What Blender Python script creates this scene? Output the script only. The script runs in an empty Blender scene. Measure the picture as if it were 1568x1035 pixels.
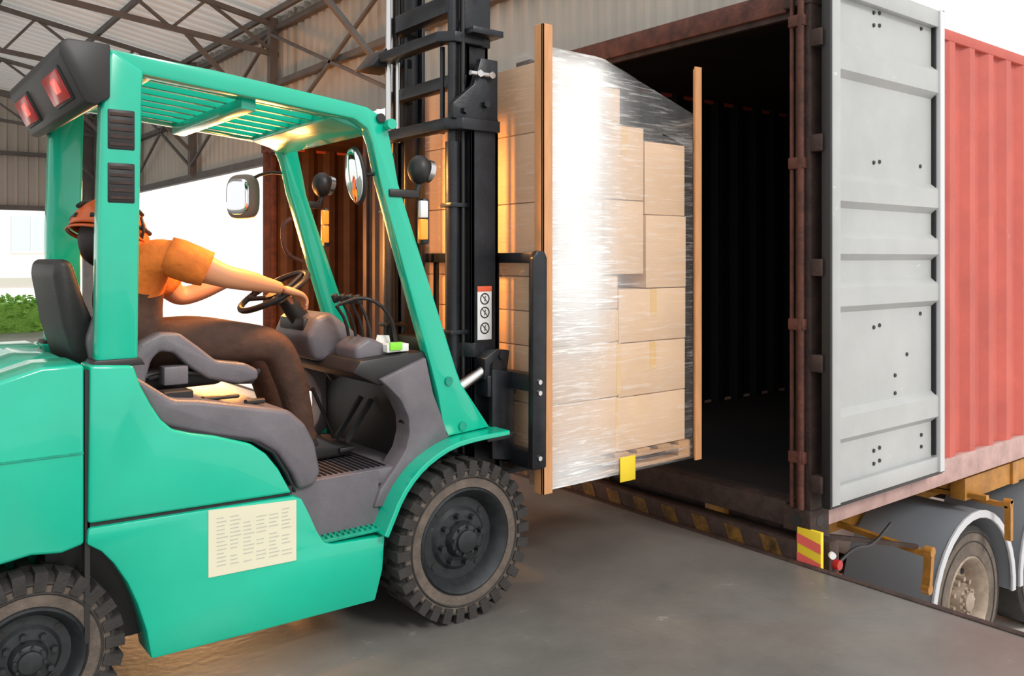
import bpy, bmesh, math, random
from mathutils import Vector, Matrix
random.seed(4)
sc=bpy.context.scene
COL=sc.collection
try:
    sc.view_settings.view_transform='Standard'
except Exception: pass

# ---------------------------------------------------------------- materials
def mat(name,col,rough=.5,metal=0.0,var=0.0,scale=6.0,bump=0.0,bscale=40,coat=0.0,stretch=None,col2=None,emit=None,es=0,spec=None,scratch=None):
    m=bpy.data.materials.new(name); m.use_nodes=True
    nt=m.node_tree; n=nt.nodes; l=nt.links; b=n['Principled BSDF']
    b.inputs['Roughness'].default_value=rough; b.inputs['Metallic'].default_value=metal
    b.inputs['Base Color'].default_value=(*col,1)
    if coat: b.inputs['Coat Weight'].default_value=coat
    if spec is not None: b.inputs['Specular IOR Level'].default_value=spec
    if emit: 
        b.inputs['Emission Color'].default_value=(*emit,1); b.inputs['Emission Strength'].default_value=es
    tc=n.new('ShaderNodeTexCoord'); mp=n.new('ShaderNodeMapping'); l.new(tc.outputs['Object'],mp.inputs[0])
    if stretch: mp.inputs['Scale'].default_value=stretch
    last=None
    if var or col2:
        t=n.new('ShaderNodeTexNoise'); t.inputs['Scale'].default_value=scale; t.inputs['Detail'].default_value=6; t.inputs['Roughness'].default_value=.65
        l.new(mp.outputs[0],t.inputs['Vector'])
        r=n.new('ShaderNodeValToRGB'); l.new(t.outputs[0],r.inputs[0])
        r.color_ramp.elements[0].position=.35; r.color_ramp.elements[1].position=.68
        c2=col2 or tuple(c*(1-var) for c in col)
        r.color_ramp.elements[0].color=(*c2,1); r.color_ramp.elements[1].color=(*col,1)
        l.new(r.outputs[0],b.inputs['Base Color']); last=r.outputs[0]
    if scratch:
        t=n.new('ShaderNodeTexNoise'); t.inputs['Scale'].default_value=scratch[0]; t.inputs['Detail'].default_value=8; t.inputs['Roughness'].default_value=.75
        mp2=n.new('ShaderNodeMapping'); mp2.inputs['Scale'].default_value=scratch[2]; l.new(tc.outputs['Object'],mp2.inputs[0]); l.new(mp2.outputs[0],t.inputs['Vector'])
        r=n.new('ShaderNodeValToRGB'); l.new(t.outputs[0],r.inputs[0]); r.color_ramp.elements[0].position=scratch[1]; r.color_ramp.elements[1].position=scratch[1]+.02
        mx=n.new('ShaderNodeMix'); mx.data_type='RGBA'; l.new(r.outputs[0],mx.inputs[0])
        if last: l.new(last,mx.inputs[6])
        else: mx.inputs[6].default_value=(*col,1)
        mx.inputs[7].default_value=(*scratch[3],1); l.new(mx.outputs[2],b.inputs['Base Color'])
    if bump:
        t2=n.new('ShaderNodeTexNoise'); t2.inputs['Scale'].default_value=bscale; t2.inputs['Detail'].default_value=5
        l.new(mp.outputs[0],t2.inputs['Vector'])
        bp=n.new('ShaderNodeBump'); bp.inputs['Strength'].default_value=bump; bp.inputs['Distance'].default_value=.01
        l.new(t2.outputs[0],bp.inputs['Height']); l.new(bp.outputs[0],b.inputs['Normal'])
    return m

GREEN=mat('teal_paint',(.003,.50,.325),.22,0,.10,3,coat=.5,scratch=(5,.715,(1,1,7),(.02,.27,.18)))
GREEND=mat('teal_paint_worn',(.004,.38,.25),.4,0,.35,14)
GREY=mat('grey_plastic',(.16,.145,.165),.38,0,.25,5,.15,200,scratch=(9,.70,(1,1,1),(.28,.25,.24)))
BLACK=mat('black_plastic',(.014,.013,.014),.45)
SEATB=mat('seat_vinyl',(.02,.018,.02),.5,0,.2,8,.1,90)
MASTM=mat('mast_steel',(.024,.027,.034),.34,.3,.5,9,.1,60)
STEEL=mat('bright_steel',(.6,.6,.6),.25,1)
RUB=mat('tyre_rubber',(.040,.036,.034),.85,0,.35,12,.4,80)
RUBD=mat('tyre_rubber_dusty',(.17,.135,.11),.9,0,.5,10,.4,80)
RIM=mat('wheel_rim',(.045,.05,.055),.42,.4,.4,20,scratch=(14,.68,(1,1,1),(.16,.12,.10)))
CARD=mat('cardboard',(.72,.49,.31),.8,0,.10,3)
TAPE=mat('packing_tape',(.72,.46,.19),.3)
WOOD=mat('pallet_wood',(.60,.33,.15),.75,0,.35,6,.3,60,stretch=(1,1,8))
POSTW=mat('edge_board',(.70,.34,.15),.6,0,.2,5,stretch=(6,6,1))
YELLOW=mat('yellow_label',(.85,.62,.03),.5)
CONR=mat('container_red',(.56,.105,.075),.5,0,0,2.2,col2=(.44,.08,.06),bump=.1,scratch=(3,.68,(1,1,.5),(.64,.28,.24)))
RAILP=mat('container_rail',(.55,.36,.33),.55,0,.3,7)
RUST=mat('rusty_brown',(.13,.04,.025),.7,0,.6,11,.4,50)
RUSTD=mat('rusty_dark',(.06,.032,.025),.75,0,.6,11,.4,50)
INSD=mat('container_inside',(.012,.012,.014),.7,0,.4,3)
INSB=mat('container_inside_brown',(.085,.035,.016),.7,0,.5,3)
DOORG=mat('door_grey',(.45,.465,.465),.42,0,0,2,col2=(.39,.405,.405),bump=.12,bscale=25,scratch=(7,.66,(1,1,2),(.60,.60,.58)))
DOORE=mat('door_edge_highlight',(.62,.64,.66),.35)  # white highlight on the door edge, painted as a lighter grey
DOORD=mat('door_brown',(.055,.030,.022),.6,0,.5,6)
CONC=mat('dock_concrete',(.20,.19,.175),.36,0,0,1.0,col2=(.125,.12,.112),bump=.12,bscale=30,scratch=(4,.64,(1,1,1),(.26,.25,.235)))
YARD=mat('yard_concrete',(.85,.83,.80),.8,0,.1,.6)
CORR=mat('wall_sheet',(.47,.44,.39),.55,.1,.12,1.2,stretch=(1,1,.3))
ROOFM=mat('roof_sheet',(.62,.61,.60),.5,0,.2,.5)
nt=ROOFM.node_tree; b=nt.nodes['Principled BSDF']; tr_=nt.nodes.new('ShaderNodeBsdfTranslucent'); tr_.inputs[0].default_value=(.8,.8,.78,1)
mxr=nt.nodes.new('ShaderNodeMixShader'); mxr.inputs[0].default_value=.26; nt.links.new(b.outputs[0],mxr.inputs[1]); nt.links.new(tr_.outputs[0],mxr.inputs[2]); nt.links.new(mxr.outputs[0],nt.nodes['Material Output'].inputs[0])
TRUSS=mat('truss_steel',(.13,.12,.115),.6,0,.3,4)
GOLD=mat('orange_paint',(.52,.23,.035),.45,0,.4,9)
GFEND=mat('fender_plastic',(.24,.26,.29),.45)
TRED=mat('red_lamp',(.9,.02,.02),.25,emit=(1,.04,.03),es=4)
TREDD=mat('red_lens',(.35,.02,.02),.2,emit=(1,.02,.01),es=.10)
ORL=mat('amber_lens',(.95,.30,.03),.25,emit=(1,.25,.02),es=.6)
WHITE=mat('white_paint',(.8,.8,.8),.5)
CREAM=mat('label_cream',(.76,.73,.55),.5,0,.05,3)
INK=mat('ink_grey',(.50,.50,.44),.6)
BLK=mat('ink_black',(.02,.02,.02),.6)
DRED=mat('decal_red',(.8,.12,.05),.5)
HEDGE=mat('hedge_leaf',(.32,.64,.10),.7,0,0,30,col2=(.10,.30,.03))
BLDG=mat('building_wall',(.95,.92,.90),.8,0,.03,1)
GLASS=mat('building_glass',(.60,.68,.72),.15)
SKIN=mat('skin',(.60,.26,.13),.5)
SHIRT=mat('orange_shirt',(.80,.19,.02),.8,0,.25,14,.5,30)
VEST=mat('dark_vest',(.095,.042,.026),.85,0,.45,12,.5,30)
TROUS=mat('dark_trousers',(.085,.040,.026),.85,0,.4,9,.6,24)
HELM=mat('helmet_orange',(.62,.11,.02),.3)
HAIR=mat('hair',(.015,.01,.008),.6)
EYEW=mat('eye_white',(.8,.8,.78),.3)
LIP=mat('lips',(.45,.14,.1),.5)
MIRR=mat('mirror_glass',(.8,.82,.85),.05,1)
MIRB=mat('mirror_back',(.22,.18,.15),.4)
PAPER=mat('paper',(.85,.85,.82),.7)
TOYG=mat('green_box',(.25,.75,.05),.5)

# ---------------------------------------------------------------- helpers
def empty(name):
    e=bpy.data.objects.new(name,None); COL.objects.link(e); e.empty_display_size=.1; return e
def finish(bm,name,m,parent=None,smooth=.6):
    me=bpy.data.meshes.new(name)
    bmesh.ops.recalc_face_normals(bm,faces=bm.faces)
    bm.to_mesh(me); bm.free()
    if m is not None:
        for x in (m if isinstance(m,(list,tuple)) else [m]): me.materials.append(x)
    if smooth:
        me.shade_smooth(); me.set_sharp_from_angle(angle=smooth)
    o=bpy.data.objects.new(name,me); COL.objects.link(o)
    if parent: o.parent=parent
    return o
def bev(bm,off,seg=2,ang=.3):
    if off<=0: return
    bm.normal_update()
    ed=[e for e in bm.edges if len(e.link_faces)==2 and e.calc_face_angle(0)>ang]
    bmesh.ops.bevel(bm,geom=ed,offset=off,offset_type='OFFSET',segments=seg,profile=.5,affect='EDGES',clamp_overlap=True)
def addbox(bm,a,b,mi=0):
    x0,y0,z0=a; x1,y1,z1=b
    v=[bm.verts.new(p) for p in [(x0,y0,z0),(x1,y0,z0),(x1,y1,z0),(x0,y1,z0),(x0,y0,z1),(x1,y0,z1),(x1,y1,z1),(x0,y1,z1)]]
    for f in [(0,3,2,1),(4,5,6,7),(0,1,5,4),(1,2,6,5),(2,3,7,6),(3,0,4,7)]:
        fc=bm.faces.new([v[i] for i in f]); fc.material_index=mi
def box(name,a,b,m,parent=None,bevel=.004,seg=2):
    bm=bmesh.new(); addbox(bm,a,b); bmesh.ops.recalc_face_normals(bm,faces=bm.faces); bev(bm,bevel,seg); return finish(bm,name,m,parent)
def boxes(name,lst,m,parent=None,bevel=0.0,seg=1):
    bm=bmesh.new()
    for t in lst: addbox(bm,t[0],t[1],t[2] if len(t)>2 else 0)
    if bevel: bev(bm,bevel,seg)
    return finish(bm,name,m,parent)
def prism(name,pts,a0,a1,m,parent=None,axis='Y',bevel=.006,seg=2,ang=.3):
    """pts 2-D outline; axis Y: (x,z); X: (y,z); Z: (x,y)"""
    bm=bmesh.new()
    def mk(p,a):
        if axis=='Y': return (p[0],a,p[1])
        if axis=='X': return (a,p[0],p[1])
        return (p[0],p[1],a)
    A=[bm.verts.new(mk(p,a0)) for p in pts]; B=[bm.verts.new(mk(p,a1)) for p in pts]
    bm.faces.new(A); bm.faces.new(B[::-1]); n=len(pts)
    for i in range(n): bm.faces.new([A[i],B[i],B[(i+1)%n],A[(i+1)%n]])
    bmesh.ops.recalc_face_normals(bm,faces=bm.faces)
    bev(bm,bevel,seg,ang)
    return finish(bm,name,m,parent)
def smoothpts(pts,it=1,closed=False):
    for _ in range(it):
        q=[]; n=len(pts)
        if closed:
            for i in range(n):
                a=Vector(pts[i]); b=Vector(pts[(i+1)%n]); q+=[tuple(a.lerp(b,.25)),tuple(a.lerp(b,.75))]
        else:
            q=[pts[0]]
            for i in range(n-1):
                a=Vector(pts[i]); b=Vector(pts[i+1]); q+=[tuple(a.lerp(b,.25)),tuple(a.lerp(b,.75))]
            q.append(pts[-1])
        pts=q
    return pts
def ribbon(name,path,th,a0,a1,m,parent=None,axis='Y',bevel=.004):
    P=[Vector(p) for p in path]; L=[];R=[]
    for i,p in enumerate(P):
        t=(P[min(i+1,len(P)-1)]-P[max(i-1,0)]).normalized(); n=Vector((-t.y,t.x))
        L.append(tuple(p+n*th/2)); R.append(tuple(p-n*th/2))
    return prism(name,L+R[::-1],a0,a1,m,parent,axis,bevel,1,.5)
def cyl(name,p0,p1,r,m,parent=None,seg=24,r2=None,bevel=0):
    p0=Vector(p0);p1=Vector(p1); d=p1-p0
    bm=bmesh.new()
    bmesh.ops.create_cone(bm,cap_ends=True,segments=seg,radius1=r,radius2=r if r2 is None else r2,depth=d.length)
    if bevel: bev(bm,bevel,2,.8)
    M=Matrix.Translation((p0+p1)/2)@d.to_track_quat('Z','Y').to_matrix().to_4x4()
    bmesh.ops.transform(bm,matrix=M,verts=bm.verts)
    return finish(bm,name,m,parent)
def tube(name,pts,r,m,parent=None,sm=1,closed=False,seg=10):
    pts=smoothpts(pts,sm,closed)
    P=[Vector(p) for p in pts]; n=len(P); bm=bmesh.new(); rings=[]
    prev=None
    for i,p in enumerate(P):
        if closed: t=(P[(i+1)%n]-P[i-1]).normalized()
        else: t=(P[min(i+1,n-1)]-P[max(i-1,0)]).normalized()
        if prev is None: a=t.orthogonal().normalized()
        else: a=(prev-t*prev.dot(t)).normalized()
        prev=a; b=t.cross(a)
        rings.append([bm.verts.new(p+(a*math.cos(k*2*math.pi/seg)+b*math.sin(k*2*math.pi/seg))*r) for k in range(seg)])
    rng=range(n) if closed else range(n-1)
    for i in rng:
        A=rings[i];B=rings[(i+1)%n]
        off=0
        if closed and i==n-1:
            off=min(range(seg),key=lambda o:(A[0].co-B[o].co).length)
        for k in range(seg): bm.faces.new([A[k],A[(k+1)%seg],B[(k+1+off)%seg],B[(k+off)%seg]])
    if not closed: bm.faces.new(rings[0]); bm.faces.new(rings[-1][::-1])
    return finish(bm,name,m,parent,1.0)
def beam(name,p0,p1,w,h,m,parent=None):
    p0=Vector(p0);p1=Vector(p1); d=p1-p0; bm=bmesh.new()
    addbox(bm,(-w/2,-h/2,-d.length/2),(w/2,h/2,d.length/2))
    M=Matrix.Translation((p0+p1)/2)@d.to_track_quat('Z','Y').to_matrix().to_4x4()
    bmesh.ops.transform(bm,matrix=M,verts=bm.verts); return finish(bm,name,m,parent)
def lathe(name,prof,c,m,parent=None,seg=56,mis=None):
    bm=bmesh.new(); rings=[]
    for k in range(seg):
        a=k*2*math.pi/seg
        rings.append([bm.verts.new((c[0]+r*math.cos(a),c[1]+y,c[2]+r*math.sin(a))) for y,r in prof])
    for k in range(seg):
        A=rings[k];B=rings[(k+1)%seg]
        for i in range(len(prof)-1):
            f=bm.faces.new([A[i],A[i+1],B[i+1],B[i]])
            if mis: f.material_index=mis[i]
    return finish(bm,name,m,parent,.5)
def corr(name,P0,U,V,L,H,N,pitch,depth,m,parent=None,duty=(.25,.15,.45,.15)):
    """corrugated sheet; ribs run along V, repeat along U, offset along N"""
    P0=Vector(P0);U=Vector(U).normalized();V=Vector(V).normalized();N=Vector(N).normalized()
    pts=[];u=0
    while u<L+1e-6:
        pts+= [(u,0),(u+duty[0]*pitch,0),(u+(duty[0]+duty[1])*pitch,1),(u+(duty[0]+duty[1]+duty[2])*pitch,1)]
        u+=pitch
    pts=[(min(a,L),o) for a,o in pts]
    bm=bmesh.new(); pr=None
    for a,o in pts:
        b=P0+U*a+N*(o*depth); v=(bm.verts.new(b),bm.verts.new(b+V*H))
        if pr and (pr[0].co-v[0].co).length>1e-5: bm.faces.new([pr[0],v[0],v[1],pr[1]])
        pr=v
    return finish(bm,name,m,parent,.2)

# ---------------------------------------------------------------- camera
cam=bpy.data.cameras.new('camera'); co=bpy.data.objects.new('camera',cam); COL.objects.link(co)
co.location=(0,0,1.6); co.rotation_euler=(math.radians(90),0,-math.atan2(.618,.786))
cam.sensor_width=36; cam.lens=36*1312/1568; cam.shift_y=-(517.5-395)/1568; cam.clip_end=300
sc.camera=co

# ---------------------------------------------------------------- site
box('floor',(-9,-6,-.3),(3.96,21,0),CONC,None,0)
box('trim_dock_edge',(3.93,-6,-.12),(3.975,21,.006),RUSTD,None,.002)
bm=bmesh.new(); addbox(bm,(-40,-40,-1.4),(60,70,-1.2)); finish(bm,'ground_yard',YARD)
box('dock_face',(3.7,-6,-1.2),(3.94,21,-.3),CONC,None,0)

wd=empty('wall_dock')
corr('sheet_low',(4.42,2.4,3.14),(0,1,0),(0,0,1),7.5,1.75,(-1,0,0),.19,.035,CORR,wd,(.5,.12,.26,.12))
corr('sheet_high',(4.42,9.9,2.82),(0,1,0),(0,0,1),10.4,2.07,(-1,0,0),.19,.035,CORR,wd,(.5,.12,.26,.12))
box('girt_low',(4.30,9.9,2.80),(4.385,20.2,2.90),TRUSS,wd,0)
box('girt_mid',(4.30,2.4,3.75),(4.385,20.2,3.82),TRUSS,wd,0)
box('girt_top',(4.30,2.4,4.45),(4.385,20.2,4.52),TRUSS,wd,0)
wb=empty('wall_back')
corr('sheet',(-10,20.2,2.6),(1,0,0),(0,0,1),14.4,4.6,(0,-1,0),.19,.035,CORR,wb,(.5,.12,.26,.12))
box('girt',(-10,20.05,2.58),(4.3,20.16,2.68),TRUSS,wb,0)
box('girt_mid',(-10,20.05,3.7),(4.3,20.16,3.78),TRUSS,wb,0)
box('column',(4.12,20.0,0),(4.30,20.18,4.6),TRUSS,wb,0)
box('column_outer',(-4.1,20.0,0),(-3.9,20.18,6),TRUSS,wb,0)
sl=.18
ce=empty('ceiling')
U=Vector((-1,0,sl)).normalized()
corr('roof_sheet',(4.7,6.0,4.62),(0,1,0),U,14.6,13.5,(0,0,-1),.25,.035,ROOFM,ce,(.6,.08,.24,.08))
k=0
x=4.2
while x>-8:
    z=4.62+(4.7-x)*sl-.09
    box('purlin_%d'%k,(x-.025,6,z-.04),(x+.025,20.2,z+.03),TRUSS,ce,0); k+=1; x-=1.25
def truss(y):
    e=empty('roof_truss')
    zt=lambda x:4.62+(4.7-x)*sl-.17
    beam('top_chord',(4.35,y,zt(4.35)),(-8,y,zt(-8)),.06,.06,TRUSS,e)
    zb=lambda x:4.15+(4.35-x)*.10
    beam('bottom_chord',(4.35,y,zb(4.35)),(-8,y,zb(-8)),.06,.06,TRUSS,e)
    x=4.35;i=0
    while x>-8:
        beam('web_%d'%i,(x,y,zb(x)),(x-.9,y,zt(x-.9)),.035,.035,TRUSS,e)
        beam('web_b_%d'%i,(x-.9,y,zt(x-.9)),(x-1.3,y,zb(x-1.3)),.035,.035,TRUSS,e)
        x-=1.3;i+=1
    beam('knee_brace',(4.3,y,3.2),(3.2,y,zb(3.2)),.05,.05,TRUSS,e)
    beam('post',(4.28,y,2.85 if y>9.9 else 3.2),(4.28,y,4.6),.10,.10,TRUSS,e)
for y in (7.2,10.3,13.4,16.5,19.6): truss(y)
e=empty('wall_bracing')
for i in range(4):
    y=7.2+i*3.1
    beam('brace_a_%d'%i,(4.25,y,3.0 if i else 3.2),(4.25,y+3.1,4.4),.035,.035,TRUSS,e)
    beam('brace_b_%d'%i,(4.25,y,4.4),(4.25,y+3.1,3.0),.035,.035,TRUSS,e)

# outside
hb=empty('hedge')
bm=bmesh.new()
for i in range(3200):
    x=random.uniform(-6,3.95); y=random.uniform(21.2,22.2); z=random.uniform(-1.1,.72)
    if random.random()<.6: y=21.2+random.random()*.15
    elif random.random()<.6: z=.6+random.random()*.15
    r=random.uniform(.05,.11)
    M=Matrix.Translation((x,y,z))@Matrix.Rotation(random.uniform(0,6.3),4,Vector((random.random(),random.random(),random.random()+.01)).normalized())
    v=[bm.verts.new(M@Vector(p)) for p in ((-r,0,0),(0,-r*.6,r*.2),(r,0,0),(0,r*.6,r*.2))]
    bm.faces.new(v)
finish(bm,'leaves',HEDGE,hb,0)
box('hedge_core',(-6,21.3,-1.2),(3.9,22.2,.62),HEDGE,hb,.1,3)
ob=empty('office_building')
box('facade',(-14,42,-1.2),(7.6,50,9),BLDG,ob,0)
lst=[]
for i in range(9):
    x=-11+i*2.1
    for z in (1.9,5.0): lst.append(((x,41.9,z),(x+1.5,42.05,z+1.5)))
boxes('window_glass',lst,GLASS,ob)
boxes('window_frames',[((a[0]+.72,41.86,a[2]),(a[0]+.78,42,b[2])) for a,b in lst]+[((a[0]-.06,41.86,a[2]-.08),(b[0]+.06,42,a[2])) for a,b in lst],WHITE,ob)
box('band',(-14,41.85,.4),(7.6,42,.75),INK,ob,0)

# ---------------------------------------------------------------- containers
def rib_door(name,parent,origin,U,N,W,z0,z1,m,mframe,medge=None):
    O=Vector(origin);U=Vector(U);N=Vector(N)
    def bx(nm,u0,u1,a,b,n0,n1,mm,bv=.003):
        p=O+U*u0+N*n0; q=O+U*u1+N*n1
        lo=(min(p.x,q.x),min(p.y,q.y),a); hi=(max(p.x,q.x),max(p.y,q.y),b)
        return box(nm,lo,hi,mm,parent,bv)
    bx(name+'_frame_a',0,.075,z0,z1,0,.055,mframe)
    bx(name+'_frame_b',W-.055,W,z0,z1,0,.055,medge or mframe)
    bx(name+'_frame_bottom',.075,W-.055,z0,z0+.09,0,.04,m)
    bx(name+'_frame_top',.075,W-.055,z1-.10,z1,0,.045,m)
    bx(name+'_gasket_a',-.015,.0,z0-.01,z1+.01,0.0,.05,BLACK,.002)
    bx(name+'_gasket_b',W,W+.018,z0-.01,z1+.01,0.0,.045,BLACK,.002)
    bx(name+'_gasket_c',0,W,z0-.018,z0,0,.04,BLACK,.002)
    bx(name+'_gasket_d',W-.070,W-.055,z0+.1,z1-.1,0.006,.03,BLACK,.002)
    h=z1-z0
    prof=[(z0+.09,0)]
    for c0,w in ((.142,.115),(.39,.10),(.487,.085),(.592,.11),(.845,.13)):
        c=z0+c0*h
        prof+=[(c-w/2-.035,0),(c-w/2,.038),(c+w/2,.038),(c+w/2+.035,0)]
    prof.append((z1-.10,0))
    bm=bmesh.new(); pr=None
    for z,o in prof:
        a=O+U*.07+N*(.006+o); b=O+U*(W-.055)+N*(.006+o)
        v=(bm.verts.new((a.x,a.y,z)),bm.verts.new((b.x,b.y,z)))
        if pr: bm.faces.new([pr[0],v[0],v[1],pr[1]])
        pr=v
    a=O+U*0-N*.004; b=O+U*W-N*.004
    bm.faces.new([bm.verts.new(p) for p in ((a.x,a.y,z0),(b.x,b.y,z0),(b.x,b.y,z1),(a.x,a.y,z1))])
    finish(bm,name+'_panel',m,parent,.2)
    k=0
    for u,z in ((.40,.052),(.45,.055),(.40,.078),(.45,.081),(.84,.06),(.84,.085),(.40,.325),(.45,.328),(.83,.345),(.40,.655),(.45,.658),(.83,.66),(.40,.955),(.45,.958),(.84,.955),(.40,.93),(.45,.933),(.70,.262),(.59,.222),(.59,.185)):
        p=O+U*(u*W); zz=z0+z*h
        cyl(name+'_hole_%d'%k,(p.x,p.y,zz),(p.x+N.x*.012,p.y+N.y*.012,zz),.011,BLACK,parent,12); k+=1
def dark_door(parent,y0,W,z0,z1):
    """door leaf swung 180 degrees, seen edge-framed with upright corrugation"""
    box('left_door_stile_a',(3.93,y0,z0),(3.985,y0+.07,z1),DOORD,parent,.004)
    box('left_door_stile_b',(3.93,y0+W-.07,z0),(3.985,y0+W,z1),DOORD,parent,.004)
    box('left_door_rail_a',(3.935,y0,z0),(3.98,y0+W,z0+.1),DOORD,parent,.004)
    box('left_door_rail_b',(3.935,y0,z1-.1),(3.98,y0+W,z1),DOORD,parent,.004)
    corr('left_door_panel',(3.975,y0+.05,z0+.05),(0,1,0),(0,0,1),W-.1,z1-z0-.1,(-1,0,0),.16,.03,DOORD,parent,(.3,.2,.3,.2))

def casting(name,a,b,m,parent):
    box(name,a,b,m,parent,.008)
    cy=(a[1]+b[1])/2; cz=(a[2]+b[2])/2
    cyl(name+'_hole_front',(a[0]-.002,cy,cz),(a[0]+.01,cy,cz),.032,BLK,parent,20)
    cx=(a[0]+b[0])/2
    cyl(name+'_hole_side',(cx,a[1]-.002,cz),(cx,a[1]+.01,cz),.032,BLK,parent,20)

def container(x0,y0,W,z0,z1,L,inside,outside,rail,postm):
    e=empty('shipping_container')
    x1=x0+L;y1=y0+W
    for nm,ya,yb in (('post_right',y0,y0+.13),('post_left',y1-.13,y1)):
        prism(nm,[(x0,ya),(x0+.12,ya),(x0+.12,yb),(x0+.06,yb),(x0+.06,(ya+yb)/2),(x0,(ya+yb)/2)] if nm=='post_right' else [(x0,yb),(x0+.12,yb),(x0+.12,ya),(x0+.06,ya),(x0+.06,(ya+yb)/2),(x0,(ya+yb)/2)],z0+.12,z1-.1,postm,e,'Z',.004)
        casting('casting_b_'+nm,(x0-.01,ya-.005,z0),(x0+.17,yb+.03,z0+.125),postm,e)
        casting('casting_t_'+nm,(x0-.01,ya-.005,z1-.125),(x0+.17,yb+.03,z1),postm,e)
    box('header',(x0+.005,y0+.15,z1-.14),(x0+.12,y1-.15,z1-.015),RUST,e,.008)
    box('header_lip',(x0+.03,y0+.13,z1-.17),(x0+.06,y1-.13,z1-.13),RUSTD,e,.003)
    box('sill',(x0+.005,y0+.15,z0+.01),(x0+.14,y1-.15,z0+.14),RUSTD,e,.008)
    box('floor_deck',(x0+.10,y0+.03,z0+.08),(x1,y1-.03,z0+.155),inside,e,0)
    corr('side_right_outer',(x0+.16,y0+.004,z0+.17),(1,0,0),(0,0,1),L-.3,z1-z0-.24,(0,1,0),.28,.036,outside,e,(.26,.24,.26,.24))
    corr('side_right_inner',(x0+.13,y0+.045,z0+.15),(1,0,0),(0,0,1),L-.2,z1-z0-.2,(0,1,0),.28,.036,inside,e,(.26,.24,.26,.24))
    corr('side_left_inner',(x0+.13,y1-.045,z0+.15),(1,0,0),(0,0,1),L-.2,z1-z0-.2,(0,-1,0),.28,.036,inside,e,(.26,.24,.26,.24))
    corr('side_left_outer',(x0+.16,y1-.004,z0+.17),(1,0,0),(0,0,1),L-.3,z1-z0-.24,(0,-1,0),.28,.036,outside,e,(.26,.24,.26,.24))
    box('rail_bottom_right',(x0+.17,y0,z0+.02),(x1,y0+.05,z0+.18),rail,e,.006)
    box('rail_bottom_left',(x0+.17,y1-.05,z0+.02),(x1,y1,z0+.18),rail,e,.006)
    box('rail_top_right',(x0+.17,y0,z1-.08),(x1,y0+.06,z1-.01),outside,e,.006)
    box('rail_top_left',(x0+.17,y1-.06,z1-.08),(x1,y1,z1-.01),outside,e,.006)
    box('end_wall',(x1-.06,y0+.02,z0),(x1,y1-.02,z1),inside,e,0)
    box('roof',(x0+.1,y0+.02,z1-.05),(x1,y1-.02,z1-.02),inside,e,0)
    return e
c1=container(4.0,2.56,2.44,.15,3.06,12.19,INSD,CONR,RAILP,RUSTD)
rib_door('right_door',c1,(4.03,2.505,0),(1,0,0),(0,-1,0),1.22,.315,3.085,DOORG,DOORG,DOORE)
dark_door(c1,5.01,1.12,.315,2.98)
for z in (.42,1.05,1.55,2.2,2.75):
    box('hinge_%.2f'%z,(3.995,2.495,z-.045),(4.06,2.56,z+.045),RUSTD,c1,.006)
cyl('hinge_rod',(3.975,2.60,.28),(3.975,2.60,3.03),.017,RUST,c1,12)
cyl('hinge_rod_b',(3.985,2.66,.28),(3.985,2.66,3.03),.012,RUST,c1,12)
for z in (.55,1.25,2.1,2.85): box('rod_guide_%.2f'%z,(3.962,2.58,z-.03),(4.0,2.67,z+.03),RUST,c1,.004)
c2=container(4.0,7.32,2.60,.15,2.98,12.19,INSB,CONR,RAILP,RUST)
dark_door(c2,6.16,1.14,.315,2.9)

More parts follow.
